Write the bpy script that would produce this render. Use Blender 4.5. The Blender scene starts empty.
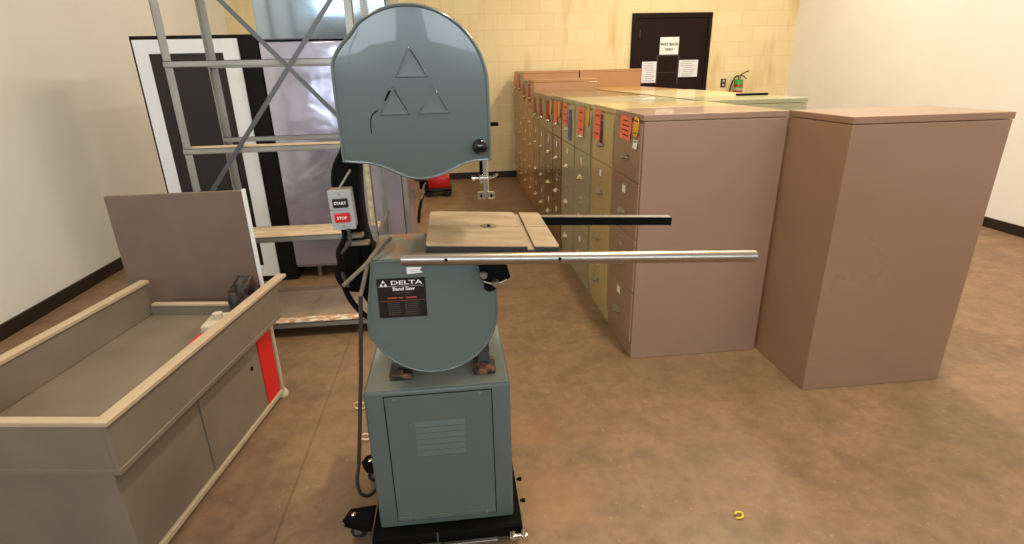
import bpy, bmesh, math, random
from mathutils import Vector, Matrix
random.seed(7)
C = bpy.context.scene.collection
PI = math.pi

# ------------------------------------------------------------------ materials
def lin(c):
    return tuple(((v/255)/12.92 if v/255 <= .04045 else ((v/255+.055)/1.055)**2.4) for v in c) + (1,)

def mat(name, col, rough=.5, metal=0., spec=.5, var=0., vscale=8., col2=None, bump=0., bscale=60., coat=0., emit=0., thr=(.35,.65), stretch=None, detail=6.):
    m = bpy.data.materials.new(name); m.use_nodes = True
    nt = m.node_tree; b = nt.nodes['Principled BSDF']
    b.inputs['Base Color'].default_value = lin(col)
    b.inputs['Roughness'].default_value = rough
    b.inputs['Metallic'].default_value = metal
    b.inputs['Specular IOR Level'].default_value = spec
    b.inputs['Coat Weight'].default_value = coat
    if emit:
        b.inputs['Emission Color'].default_value = lin(col); b.inputs['Emission Strength'].default_value = emit
    tc = nt.nodes.new('ShaderNodeTexCoord')
    mp = nt.nodes.new('ShaderNodeMapping'); nt.links.new(tc.outputs['Object'], mp.inputs[0])
    if stretch: mp.inputs['Scale'].default_value = stretch
    if var or col2:
        n = nt.nodes.new('ShaderNodeTexNoise'); n.inputs['Scale'].default_value = vscale; n.inputs['Detail'].default_value = detail
        nt.links.new(mp.outputs[0], n.inputs['Vector'])
        r = nt.nodes.new('ShaderNodeMapRange'); r.inputs[1].default_value = thr[0]; r.inputs[2].default_value = thr[1]
        nt.links.new(n.outputs['Fac'], r.inputs[0])
        mx = nt.nodes.new('ShaderNodeMix'); mx.data_type = 'RGBA'
        a = lin(col); c2 = lin(col2) if col2 else tuple(v*(1-var) for v in a[:3])+(1,)
        mx.inputs[6].default_value = a; mx.inputs[7].default_value = c2
        nt.links.new(r.outputs[0], mx.inputs[0]); nt.links.new(mx.outputs[2], b.inputs['Base Color'])
        r2 = nt.nodes.new('ShaderNodeMapRange'); dr_ = .4 if detail < 3 else 1; r2.inputs[3].default_value = max(rough-.08*dr_, .03); r2.inputs[4].default_value = min(rough+.1*dr_, 1)
        nt.links.new(n.outputs['Fac'], r2.inputs[0]); nt.links.new(r2.outputs[0], b.inputs['Roughness'])
    if bump:
        n2 = nt.nodes.new('ShaderNodeTexNoise'); n2.inputs['Scale'].default_value = bscale; n2.inputs['Detail'].default_value = 3
        nt.links.new(mp.outputs[0], n2.inputs['Vector'])
        bp = nt.nodes.new('ShaderNodeBump'); bp.inputs['Strength'].default_value = bump; bp.inputs['Distance'].default_value = .01
        nt.links.new(n2.outputs['Fac'], bp.inputs['Height']); nt.links.new(bp.outputs[0], b.inputs['Normal'])
    return m

M = {}
M['saw'] = mat('saw_paint', (92,104,102), .26, var=.04, vscale=3, detail=2., coat=.3)
M['saw_base'] = mat('cabinet_paint', (88,97,93), .42, var=.04, vscale=3, detail=2.)
M['base_top'] = mat('dusty_cabinet_top', (120,127,118), .5, col2=(138,130,108), vscale=6, thr=(.5,.75))
M['rust_paint'] = mat('rusty_dusty_paint', (128,126,112), .55, col2=(150,100,58), vscale=14, thr=(.42,.66))
M['rust_iron'] = mat('rusty_black_casting', (30,26,24), .6, col2=(150,92,55), vscale=26, thr=(.5,.68), bump=.3)
M['black'] = mat('black_paint', (8,8,8), .75, spec=.12, var=.3, vscale=10)
M['rubber'] = mat('black_rubber', (20,20,21), .7)
M['gloss_black'] = mat('black_plastic_gloss', (8,8,8), .15)
M['table'] = mat('cast_iron_table_top', (176,158,134), .42, metal=.35, col2=(150,124,96), vscale=5, thr=(.4,.7), stretch=(1,3,1))
M['table_dark'] = mat('table_edge_iron', (38,34,31), .5)
M['tube'] = mat('galvanised_tube', (168,160,150), .34, metal=1., var=.15, vscale=12, stretch=(1,8,8))
M['chrome'] = mat('chrome', (215,212,205), .14, metal=1.)
M['steel'] = mat('raw_steel', (150,146,138), .35, metal=.9, var=.2, vscale=20)
M['greybox'] = mat('switch_box_grey', (176,176,170), .45, var=.06)
M['red'] = mat('red_plastic', (205,22,26), .35)
M['white'] = mat('white_print', (235,232,225), .6)
M['plate'] = mat('nameplate_black', (20,17,16), .3)
M['orange_print'] = mat('orange_print', (170,80,45), .5)
M['dim_print'] = mat('grey_print', (88,78,70), .5)
M['tan_cord'] = mat('dusty_tan_cord', (128,112,92), .7, var=.3, vscale=60)
M['cord'] = mat('brown_black_cord', (52,44,38), .6, var=.2, vscale=40)
M['door'] = mat('dark_brown_door', (34,17,12), .6, spec=.15, var=.15, vscale=3)
M['frame'] = mat('dark_door_frame', (28,15,11), .6, spec=.15)
M['base_bd'] = mat('black_baseboard', (34,25,20), .5)
M['paper'] = mat('white_paper', (238,236,228), .8)
M['greypaper'] = mat('pale_paper', (222,222,224), .8)
M['ink'] = mat('ink', (40,38,36), .7)
M['paleink'] = mat('faded_ink', (165,165,170), .7)
M['orange'] = mat('orange_paper', (255,128,92), .7, var=.12, vscale=30)
M['yellow'] = mat('yellow_tag', (240,172,40), .6)
M['blue'] = mat('blue_label', (92,104,140), .6)
M['green'] = mat('green_label', (48,160,66), .5)
M['ext_red'] = mat('extinguisher_red', (170,24,22), .3)
M['stainless'] = None
M['galv'] = mat('galvanised_shelf_steel', (156,156,150), .42, metal=.5, var=.2, vscale=6)
M['brace'] = mat('dark_brace_steel', (92,94,96), .45, metal=.5)
M['deck'] = mat('particle_board', (204,188,160), .7, col2=(182,154,120), vscale=9, stretch=(1,5,1), thr=(.35,.6))
M['deck_dirty'] = mat('worn_board', (142,124,110), .7, col2=(164,138,108), vscale=12, thr=(.5,.7))
M['torn'] = mat('torn_paper_board', (196,150,110), .8, col2=(226,218,206), vscale=24, thr=(.48,.56), stretch=(1,2,1))
M['cooler_black'] = mat('cooler_black', (12,9,8), .55, spec=.2)
M['cooler_white'] = mat('cooler_white', (226,230,234), .5)
M['bench_steel'] = mat('bench_brown_steel', (134,121,106), .5, metal=.25, var=.15, vscale=4)
M['bench_rim'] = mat('bench_rim', (186,166,138), .5, metal=.1, var=.1)
M['sheet'] = mat('brown_grey_sheet', (118,99,86), .5, metal=.2, var=.1)
M['bag'] = mat('dark_red_bag', (44,18,18), .5, col2=(14,10,10), vscale=16)
M['beige'] = mat('beige_plastic', (190,178,156), .6)
M['red_panel'] = mat('red_panel_paint', (206,16,20), .4)
M['ceiling'] = mat('ceiling_paint', (225,220,205), .9)
M['machine_red'] = mat('machine_red', (190,20,24), .35)
M['window_frame'] = mat('window_frame_paint', (120,120,118), .5)

def stainless():
    m = mat('brushed_stainless', (184,184,206), .22, metal=.7, spec=.6); nt = m.node_tree; b = nt.nodes['Principled BSDF']
    tc = nt.nodes.new('ShaderNodeTexCoord'); mp = nt.nodes.new('ShaderNodeMapping'); mp.inputs['Scale'].default_value = (1,1,1.6)
    nt.links.new(tc.outputs['Object'], mp.inputs[0])
    n = nt.nodes.new('ShaderNodeTexNoise'); n.inputs['Scale'].default_value = 2.4; n.inputs['Detail'].default_value = 2; n.inputs['Distortion'].default_value = .8
    nt.links.new(mp.outputs[0], n.inputs['Vector'])
    bp = nt.nodes.new('ShaderNodeBump'); bp.inputs['Strength'].default_value = .5; bp.inputs['Distance'].default_value = .03
    nt.links.new(n.outputs['Fac'], bp.inputs['Height']); nt.links.new(bp.outputs[0], b.inputs['Normal'])
    return m
M['stainless'] = stainless()

def cab_paint(name, col, rough=.3, col2=None):
    return mat(name, col, rough, var=.06, vscale=3, col2=col2, coat=.3, bump=.03, bscale=300)

def wall_mat():
    m = bpy.data.materials.new('painted_block_wall'); m.use_nodes = True
    nt = m.node_tree; b = nt.nodes['Principled BSDF']; b.inputs['Roughness'].default_value = .7
    tc = nt.nodes.new('ShaderNodeTexCoord'); sp = nt.nodes.new('ShaderNodeSeparateXYZ'); nt.links.new(tc.outputs['Object'], sp.inputs[0])
    ad = nt.nodes.new('ShaderNodeMath'); nt.links.new(sp.outputs[0], ad.inputs[0]); nt.links.new(sp.outputs[1], ad.inputs[1])
    cb = nt.nodes.new('ShaderNodeCombineXYZ'); nt.links.new(ad.outputs[0], cb.inputs[0]); nt.links.new(sp.outputs[2], cb.inputs[1])
    br = nt.nodes.new('ShaderNodeTexBrick'); nt.links.new(cb.outputs[0], br.inputs['Vector'])
    br.inputs['Scale'].default_value = 1.; br.inputs['Brick Width'].default_value = .4; br.inputs['Row Height'].default_value = .208
    br.inputs['Mortar Size'].default_value = .006; br.inputs['Mortar Smooth'].default_value = .6
    br.inputs['Color1'].default_value = lin((232,214,166)); br.inputs['Color2'].default_value = lin((228,208,158)); br.inputs['Mortar'].default_value = lin((224,200,146))
    n = nt.nodes.new('ShaderNodeTexNoise'); n.inputs['Scale'].default_value = 1.6; n.inputs['Detail'].default_value = 8
    mp = nt.nodes.new('ShaderNodeMapping'); mp.inputs['Scale'].default_value = (2.5,2.5,.6)
    nt.links.new(tc.outputs['Object'], mp.inputs[0]); nt.links.new(mp.outputs[0], n.inputs['Vector'])
    r = nt.nodes.new('ShaderNodeMapRange'); r.inputs[1].default_value = .55; r.inputs[2].default_value = .8; nt.links.new(n.outputs['Fac'], r.inputs[0])
    mx = nt.nodes.new('ShaderNodeMix'); mx.data_type = 'RGBA'; mx.inputs[7].default_value = lin((206,172,112))
    nt.links.new(r.outputs[0], mx.inputs[0]); nt.links.new(br.outputs['Color'], mx.inputs[6]); nt.links.new(mx.outputs[2], b.inputs['Base Color'])
    bp = nt.nodes.new('ShaderNodeBump'); bp.inputs['Strength'].default_value = .2; bp.inputs['Distance'].default_value = .006; bp.invert = True
    nt.links.new(br.outputs['Fac'], bp.inputs['Height']); nt.links.new(bp.outputs[0], b.inputs['Normal'])
    return m
M['wall'] = wall_mat()

def floor_mat():
    m = bpy.data.materials.new('stained_concrete'); m.use_nodes = True
    nt = m.node_tree; b = nt.nodes['Principled BSDF']; L = nt.links
    tc = nt.nodes.new('ShaderNodeTexCoord')
    def noise(s, d, dist=0):
        n = nt.nodes.new('ShaderNodeTexNoise'); n.inputs['Scale'].default_value = s; n.inputs['Detail'].default_value = d; n.inputs['Distortion'].default_value = dist
        L.new(tc.outputs['Object'], n.inputs['Vector']); return n
    def mr(src, a, c, lo=0, hi=1):
        r = nt.nodes.new('ShaderNodeMapRange'); r.inputs[1].default_value = a; r.inputs[2].default_value = c; r.inputs[3].default_value = lo; r.inputs[4].default_value = hi
        L.new(src, r.inputs[0]); return r.outputs[0]
    def mix(f, a, c):
        x = nt.nodes.new('ShaderNodeMix'); x.data_type = 'RGBA'
        L.new(f, x.inputs[0])
        for s, v in ((6, a), (7, c)):
            if isinstance(v, tuple): x.inputs[s].default_value = lin(v)
            else: L.new(v, x.inputs[s])
        return x.outputs[2]
    c = mix(mr(noise(1.3,8,.6).outputs['Fac'], .35, .65), (146,116,86), (134,106,79))
    c = mix(mr(noise(7,10).outputs['Fac'], .45, .7), c, (120,94,69))
    c = mix(mr(noise(22,8,.4).outputs['Fac'], .4, .68, 0, .55), c, (112,88,64))
    c = mix(mr(noise(46,6).outputs['Fac'], .62, .74, 0, .7), c, (158,134,104))
    c = mix(mr(noise(90,3).outputs['Fac'], .35, .2, 0, .6), c, (96,76,58))
    # rusty orange wear patches beside the machine: stains with their own outline
    def patch(cx, cy, rx, ry, col, amt, c):
        mp = nt.nodes.new('ShaderNodeMapping'); mp.inputs['Location'].default_value = (-cx/rx, -cy/ry, 0); mp.inputs['Scale'].default_value = (1/rx, 1/ry, 1)
        L.new(tc.outputs['Object'], mp.inputs[0])
        v = nt.nodes.new('ShaderNodeVectorMath'); v.operation = 'LENGTH'; L.new(mp.outputs[0], v.inputs[0])
        n = noise(6, 6); a = nt.nodes.new('ShaderNodeMath'); a.operation = 'ADD'; L.new(v.outputs['Value'], a.inputs[0]); L.new(n.outputs['Fac'], a.inputs[1])
        return mix(mr(a.outputs[0], 1.6, .7, 0, amt), c, col)
    c = patch(.30, 1.62, .22, .20, (170,124,80), .38, c)
    c = patch(.27, 2.0, .16, .16, (164,116,70), .35, c)
    # the sawn joint running away from the camera
    sp = nt.nodes.new('ShaderNodeSeparateXYZ'); L.new(tc.outputs['Object'], sp.inputs[0])
    ab = nt.nodes.new('ShaderNodeMath'); ab.operation = 'ADD'; ab.inputs[1].default_value = .715; L.new(sp.outputs[0], ab.inputs[0])
    ab2 = nt.nodes.new('ShaderNodeMath'); ab2.operation = 'ABSOLUTE'; L.new(ab.outputs[0], ab2.inputs[0])
    j = mr(ab2.outputs[0], .006, .002, 0, .55)
    c = mix(j, c, (84,66,50))
    L.new(c, b.inputs['Base Color'])
    L.new(mr(noise(3,6).outputs['Fac'],   .3, .7, .42, .65), b.inputs['Roughness'])
    bp = nt.nodes.new('ShaderNodeBump'); bp.inputs['Strength'].default_value = .12; bp.inputs['Distance'].default_value = .004
    L.new(noise(60,5).outputs['Fac'], bp.inputs['Height']); L.new(bp.outputs[0], b.inputs['Normal'])
    return m
M['floor'] = floor_mat()

# ------------------------------------------------------------------ mesh helpers
def obj(name, bm, m, parent=None, smooth=None):
    bmesh.ops.recalc_face_normals(bm, faces=bm.faces)
    me = bpy.data.meshes.new(name); bm.to_mesh(me); bm.free()
    for x in (m if isinstance(m, (list, tuple)) else [m]): me.materials.append(M[x] if isinstance(x, str) else x)
    if smooth is not None:
        for p in me.polygons: p.use_smooth = True
        me.set_sharp_from_angle(angle=math.radians(smooth))
    o = bpy.data.objects.new(name, me); C.objects.link(o)
    if parent is not None: o.parent = parent
    return o
def tag(o, label, cat, group=None):
    o['label'] = label; o['category'] = cat
    if group: o['group'] = group
    return o
def thing(name, label, cat, loc=(0,0,0), rz=0, group=None):
    o = bpy.data.objects.new(name, None); C.objects.link(o); o.empty_display_size = .1
    o.location = loc; o.rotation_euler = (0,0,rz)
    return tag(o, label, cat, group)
def struct(name, bm, m, parent=None, smooth=None):
    o = obj(name, bm, m, parent, smooth)
    if parent is None: o['kind'] = 'structure'
    return o
def add_box(bm, x0, x1, y0, y1, z0, z1, bev=0., seg=1, mi=0, mtx=None):
    t = bmesh.new()
    vs = [t.verts.new((x,y,z)) for x in (x0,x1) for y in (y0,y1) for z in (z0,z1)]
    for f in ((0,1,3,2),(4,6,7,5),(0,4,5,1),(2,3,7,6),(0,2,6,4),(1,5,7,3)): t.faces.new([vs[i] for i in f])
    if bev: bmesh.ops.bevel(t, geom=list(t.edges), offset=bev, segments=seg, profile=.5, affect='EDGES')
    join(bm, t, mi, mtx)
def join(bm, t, mi=0, mtx=None):
    mp = {}
    for v in t.verts: mp[v] = bm.verts.new(mtx @ v.co if mtx else v.co)
    for f in t.faces:
        try: nf = bm.faces.new([mp[v] for v in f.verts]); nf.material_index = mi; nf.smooth = f.smooth
        except ValueError: pass
    t.free()
def box(*a, **k):
    bm = bmesh.new(); add_box(bm, *a, **k); return bm
def add_ring_stack(bm, rings, cap0=True, cap1=True, closed=True, mi=0, flip=False):
    rv = [[bm.verts.new(p) for p in r] for r in rings]
    n = len(rv[0])
    for a, b in zip(rv, rv[1:]):
        for i in range(n if closed else n-1):
            j = (i+1) % n
            try: f = bm.faces.new([a[i], a[j], b[j], b[i]]); f.material_index = mi
            except ValueError: pass
    if cap0: bm.faces.new(list(reversed(rv[0]))).material_index = mi
    if cap1: bm.faces.new(rv[-1]).material_index = mi
def frame_of(d):
    d = d.normalized(); up = Vector((0,0,1)) if abs(d.z) < .9 else Vector((1,0,0))
    a = d.cross(up).normalized(); return a, a.cross(d).normalized()
def add_cyl(bm, p0, p1, r0, r1=None, n=16, bev=0., mi=0):
    p0, p1 = Vector(p0), Vector(p1); r1 = r0 if r1 is None else r1
    d = (p1-p0); a, b = frame_of(d); u = d.normalized()
    prof = [(0, r0), (d.length, r1)]
    if bev: prof = [(0, r0-bev), (bev, r0), (d.length-bev, r1), (d.length, r1-bev)]
    add_ring_stack(bm, [[p0+u*h+(a*math.cos(2*PI*i/n)+b*math.sin(2*PI*i/n))*r for i in range(n)] for h, r in prof], mi=mi)
def add_lathe(bm, p0, d, prof, n=20, mi=0):
    p0 = Vector(p0); u = Vector(d).normalized(); a, b = frame_of(u)
    add_ring_stack(bm, [[p0+u*h+(a*math.cos(2*PI*i/n)+b*math.sin(2*PI*i/n))*max(r,.0004) for i in range(n)] for h, r in prof], mi=mi)
def catmull(pts, k=6):
    P = [Vector(p) for p in pts]; out = []
    for i in range(len(P)-1):
        a = P[max(i-1,0)]; b = P[i]; c = P[i+1]; d = P[min(i+2,len(P)-1)]
        for j in range(k):
            t = j/k; out.append(.5*((2*b)+(c-a)*t+(2*a-5*b+4*c-d)*t*t+(3*b-a-3*c+d)*t**3))
    out.append(P[-1]); return out
def add_tube(bm, pts, r, n=8, k=6, smooth=True, mi=0):
    P = catmull(pts, k) if smooth else [Vector(p) for p in pts]
    rings = []; prev = None
    for i, p in enumerate(P):
        d = (P[min(i+1,len(P)-1)]-P[max(i-1,0)]).normalized()
        if prev is None: a, b = frame_of(d)
        else:
            a = (prev - d*prev.dot(d)).normalized(); b = a.cross(d)
        prev = a
        rr = r[min(i*len(r)//len(P), len(r)-1)] if isinstance(r, (list,tuple)) else r
        rings.append([p+(a*math.cos(2*PI*q/n)+b*math.sin(2*PI*q/n))*rr for q in range(n)])
    add_ring_stack(bm, rings, mi=mi)
def inset2d(pts, d):
    n = len(pts); out = []
    area = sum(pts[i][0]*pts[(i+1)%n][1]-pts[(i+1)%n][0]*pts[i][1] for i in range(n))
    s = 1 if area > 0 else -1
    for i in range(n):
        p0, p, p1 = Vector(pts[i-1]), Vector(pts[i]), Vector(pts[(i+1)%n])
        e0 = (p-p0).normalized(); e1 = (p1-p).normalized()
        n0 = Vector((-e0.y, e0.x))*s; n1 = Vector((-e1.y, e1.x))*s
        m = (n0+n1); m = m/max(m.length_squared, 1e-6)*2 if m.length > .3 else n0
        m = (n0+n1).normalized()/max((n0+n1).normalized().dot(n0), .5)
        out.append(tuple(p+m*d))
    return out
def add_layers(bm, outline, layers, mi=0, cap0=True, cap1=True):
    """outline in (x,z); layers (inset, y) from back to front"""
    rings = []; gx = sum(p[0] for p in outline)/len(outline); gz = sum(p[1] for p in outline)/len(outline)
    for ins, y in layers:
        if ins < 0:                                    # shrink about the middle by factor 1+ins
            rings.append([(gx+(p[0]-gx)*(1+ins), y, gz+(p[1]-gz)*(1+ins)) for p in inset2d(outline, .0095)]); continue
        q = inset2d(outline, ins) if ins else outline
        rings.append([(p[0], y, p[1]) for p in q])
    add_ring_stack(bm, rings, cap0, cap1, mi=mi)
def text_mesh(s, size, depth=.0006, bold=0., spacing=1., xs=1.):
    cu = bpy.data.curves.new('t', 'FONT'); cu.body = s; cu.size = size; cu.extrude = depth; cu.align_x = 'CENTER'; cu.align_y = 'CENTER'
    cu.offset = bold; cu.space_character = spacing; cu.resolution_u = 2
    o = bpy.data.objects.new('t', cu); C.objects.link(o)
    bpy.context.view_layer.update()
    me = bpy.data.meshes.new_from_object(o.evaluated_get(bpy.context.evaluated_depsgraph_get()))
    bpy.data.objects.remove(o); bpy.data.curves.remove(cu)
    bm = bmesh.new(); bm.from_mesh(me); bpy.data.meshes.remove(me)
    for v in bm.verts: v.co.x *= xs
    return bm
def text(name, s, size, loc, m, parent, tilt=0., **k):
    """upright text facing -Y"""
    bm = text_mesh(s, size, **k)
    bmesh.ops.transform(bm, matrix=Matrix.Translation(loc) @ Matrix.Rotation(tilt,4,'Y') @ Matrix.Rotation(PI/2,4,'X'), verts=bm.verts)
    return obj(name, bm, m, parent)

# ------------------------------------------------------------------ the room
X0, X1, Y0, Y1, H = -2.95, 5.15, -4.5, 8.3, 4.4
struct('floor', box(X0-.2, X1+.2, Y0-.2, Y1+.2, -.12, 0), 'floor')
struct('ceiling', box(X0-.2, X1+.2, Y0-.2, Y1+.2, H, H+.12), 'ceiling')
struct('wall_far', box(X0-.2, X1+.2, Y1, Y1+.2, 0, H), 'wall')
M['wall_white'] = mat('white_painted_wall', (238,236,230), .8, var=.03, vscale=2)
struct('wall_left', box(X0-.2, X0, Y0, Y1, 0, H), 'wall_white')
struct('wall_right', box(X1, X1+.2, Y0, Y1, 0, H), 'wall_white')
M['wall_plain'] = mat('grey_white_wall', (205,205,210), .8)
bm = bmesh.new()
WX = [(-2.7,-.7),(-.2,1.8),(2.4,4.6)]; wz0, wz1 = 2.1, 3.5
add_box(bm, X0-.2, X1+.2, Y0-.2, Y0, 0, wz0); add_box(bm, X0-.2, X1+.2, Y0-.2, Y0, wz1, H)
xs = [X0-.2]+[v for w in WX for v in w]+[X1+.2]
for i in range(0, len(xs), 2): add_box(bm, xs[i], xs[i+1], Y0-.2, Y0, wz0, wz1)
struct('wall_near', bm, 'wall_plain')
for i, (a, b) in enumerate(WX):  # unseen windows, added behind the camera so the steel reflects bluish daylight
    bm = bmesh.new()
    for q in (a, (a+b)/2-.02, b-.04): add_box(bm, q, q+.04, Y0-.13, Y0-.07, wz0, wz1)
    add_box(bm, a, b, Y0-.13, Y0-.07, wz0, wz0+.04); add_box(bm, a, b, Y0-.13, Y0-.07, wz1-.04, wz1)
    struct('window_%d' % (i+1), bm, 'window_frame')
bm = bmesh.new(); add_box(bm, X0, 2.64, Y1-.018, Y1, 0, .095, .003); add_box(bm, 3.83, X1, Y1-.018, Y1, 0, .095, .003)
struct('baseboard_far', bm, 'base_bd')
struct('baseboard_left', box(X0, X0+.018, Y0, Y1-.02, 0, .095), 'base_bd')
struct('baseboard_right', box(X1-.018, X1, Y0, Y1-.02, 0, .095), 'base_bd')

# the dark door in the far wall
d = box(2.70, 3.77, Y1-.035, Y1+.0, .01, 2.20, .003)
door = struct('door_1', d, 'door'); 
bm = bmesh.new()
add_box(bm, 2.64, 2.70, Y1-.05, Y1, 0, 2.27, .004); add_box(bm, 3.77, 3.83, Y1-.05, Y1, 0, 2.27, .004); add_box(bm, 2.70, 3.77, Y1-.05, Y1, 2.20, 2.27, .004)
obj('door_frame', bm, 'frame', door)
bm = bmesh.new()   # narrow beading of the lower glazed hatch
for a in ((3.035,3.05,1.30,1.70),(3.36,3.375,1.30,1.70),(3.035,3.375,1.69,1.705),(3.035,3.375,1.46,1.468)): add_box(bm, a[0], a[1], Y1-.041, Y1-.034, a[2], a[3])
obj('door_beading', bm, mat('beading', (66,50,42), .5), door)
obj('door_handle', box(2.755, 2.762, Y1-.05, Y1-.035, 1.95, 2.06), mat('door_edge_plate', (92,70,60), .4), door)
def notice(x0, x1, z0, z1, label, m, lines, big=None):
    t = thing('paper_notice', label, 'notice', ((x0+x1)/2, Y1-.0385, (z0+z1)/2), 0, 'paper notices on the dark door')
    w, h = (x1-x0)/2, (z1-z0)/2
    obj('sheet', box(-w, w, -.0015, .0015, -h, h), m, t)
    if big:
        for s, sz, z in big: text('lettering', s, sz, (0, -.002, z), 'ink', t, bold=.002)
    if lines:
        bm = bmesh.new(); n = lines
        for i in range(n):
            z = h*.8 - i*(1.6*h/(n-1)); a = random.uniform(.45,.85); add_box(bm, -w*a, w*random.uniform(.4,.8), -.0022, -.0014, z-.004, z+.004)
        obj('typed_lines', bm, 'paleink', t)
    return t
notice(3.068, 3.352, 1.712, 1.948, 'white sign with black lettering, topmost of the notices on the dark door', 'paper', 0, [('WAY BACK', .052, .02), ('ONLY', .045, -.05)])
notice(2.815, 3.045, 1.325, 1.62, 'narrow upright white notice beside the tall brown cabinets, on the dark door', 'greypaper', 9)
notice(3.38, 3.672, 1.395, 1.632, 'wide pale notice nearest the right edge of the dark door', 'greypaper', 8)

# outlet
t = thing('wall_outlet', 'small dark outlet plate on the cream block wall beside the fire extinguisher', 'outlet', (4.115, Y1, 1.293))
obj('cover_plate', box(-.04, .04, -.012, 0, -.062, .062, .003), mat('outlet_brown', (60,48,34), .4), t)
for z in (-.03, .03):
  bm = bmesh.new(); add_lathe(bm, (0,-.012,z), (0,-1,0), [(0,.019),(.003,.019),(.004,.016)], 14)
  obj('socket_face', bm, mat('outlet_ivory', (190,176,140), .5), t)

# fire extinguisher
t = thing('fire_extinguisher', 'red fire extinguisher with a green label and black hose hung on the wall', 'fire extinguisher', (4.32, Y1-.085, .93))
obj('cylinder', (lambda b: (add_lathe(b, (0,0,0), (0,0,1), [(0,.058),(.012,.066),(.32,.066),(.36,.06),(.39,.042),(.405,.022),(.425,.02)], 28), b)[1])(bmesh.new()), 'ext_red', t, smooth=40)
b = bmesh.new(); add_lathe(b, (0,0,.29), (0,0,1), [(0,.0665),(.001,.0675),(.122,.056),(.123,.052)], 28); obj('paper_label', b, 'green', t, smooth=40)
b = bmesh.new(); add_lathe(b, (0,0,.25), (0,0,1), [(0,.0665),(0.001,.0672),(.038,.0672),(.039,.0665)], 28); obj('silver_band', b, mat('ext_band', (170,160,140), .4), t, smooth=40)
b = bmesh.new(); add_cyl(b, (0,0,.42), (0,0,.465), .02); obj('valve', b, 'steel', t, smooth=40)
b = bmesh.new(); add_tube(b, [(0,0,.462),(.04,0,.485),(.1,-.01,.52),(.135,-.01,.525)], .008); add_tube(b, [(0,0,.455),(.05,0,.462),(.11,-.005,.42)], .007); obj('lever', b, 'black', t, smooth=50)
b = bmesh.new(); add_tube(b, [(0,0,.45),(-.04,0,.46),(-.08,0,.42),(-.115,0,.33),(-.13,0,.22),(-.13,0,.1)], .011, 10); add_cyl(b, (-.13,0,.12), (-.13,0,.02), .012, .017); obj('hose', b, 'rubber', t, smooth=50)
b = bmesh.new(); add_box(b, -.03,.03,.062,.084,.2,.4); obj('wall_bracket', b, 'steel', t)

# ------------------------------------------------------------------ filing cabinets
def drawer_bm(w, h):                       # local: front faces -X, spans y 0..w, z 0..h
    b = bmesh.new()
    add_box(b, -.010, 0, .010, w-.010, .0025, h-.0025, .003, 2)
    return b
def handle_bm():
    b = bmesh.new()                        # a cast pull: shallow curved grip on two feet
    P = [(-.002,-.050,0),(-.015,-.048,-.002),(-.026,-.03,-.005),(-.029,0,-.007),(-.026,.03,-.005),(-.015,.048,-.002),(-.002,.050,0)]
    add_tube(b, P, .0055, 8, 4)
    add_ring_stack(b, [[(-.012,-.045,.006),(-.012,.045,.006),(-.002,.05,.012),(-.002,-.05,.012)], [(-.028,-.028,-.003),(-.028,.028,-.003),(-.024,.03,.001),(-.024,-.03,.001)]])
    return b
def holder_bm():
    b = bmesh.new()
    for a in ((-.035,.035,.021,.026),(-.035,.035,-.026,-.021),(-.035,-.030,-.021,.021),(.030,.035,-.021,.021)): add_box(b, -.004, 0, *a, .0008)
    return b
def handle_tpl(): pass
meshes = {}
def inst(key, maker, name, m, parent, loc, smooth=None, rz=0):
    k = (key, m if isinstance(m, str) else m.name)
    if k not in meshes:
        o = obj(name, maker(), m, parent, smooth); meshes[k] = o.data
    else:
        o = bpy.data.objects.new(name, meshes[k]); C.objects.link(o); o.parent = parent
    o.location = loc; o.rotation_euler = (0,0,rz); return o

def cabinet(label, x, y, w, h, m, mh='chrome', dep=.72, n=4, flip=False, card=True, group='filing cabinets in rows', ml='chrome', mtop=None):
    t = thing('filing_cabinet', label, 'filing cabinet', (x, y, 0), PI if flip else 0, group)
    def body():
        b = bmesh.new()
        add_box(b, 0, dep, 0, w, .0, h-.032, .004, 2)
        add_box(b, -.006, dep+.001, -.0005, w+.0005, h-.030, h, .003, 2)
        return b
    inst(('body',w,h,dep), body, 'body', m, t, (0,0,0))
    dh = (h-.04-.10)/n
    for k in range(n):
        z = .10+k*dh
        dr = inst(('drawer',w,round(dh,3)), lambda: drawer_bm(w, dh), 'drawer', m, t, (0,0,z))
        hd = inst('handle', handle_bm, 'handle', mh, dr, (-.010, w/2, dh*.37), 50)
        lh = inst('holder', holder_bm, 'label_holder', ml, dr, (-.010, w/2, dh*.78))
        if card and k % 2 == 0:
            inst('card', lambda: box(-.0015, 0, -.029, .029, -.020, .020), 'card', 'paper', dr, (-.0108, w/2, dh*.78))
        inst('latch', lambda: (lambda b: (add_cyl(b, (0,0,0), (-.006,0,0), .009, .007, 12), b)[1])(bmesh.new()), 'thumb_latch', mh, dr, (-.010, w/2+.085 if w > .4 else w/2+.07, dh*.37), 40)
    return t
mauve = cab_paint('mauve_brown_enamel', (150,121,101))
yel = cab_paint('sand_enamel', (186,166,112))
grn = cab_paint('grey_green_enamel', (162,158,122))
dbr = cab_paint('dark_brown_enamel', (116,86,52), .25)
mbr = cab_paint('brown_enamel', (142,108,66), .3)
tan = cab_paint('caramel_enamel', (176,128,76), .4)
cream = cab_paint('cream_enamel', (204,190,140))
XF = .916
g1 = 'filing cabinets in the row with drawers facing the aisle'
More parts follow.
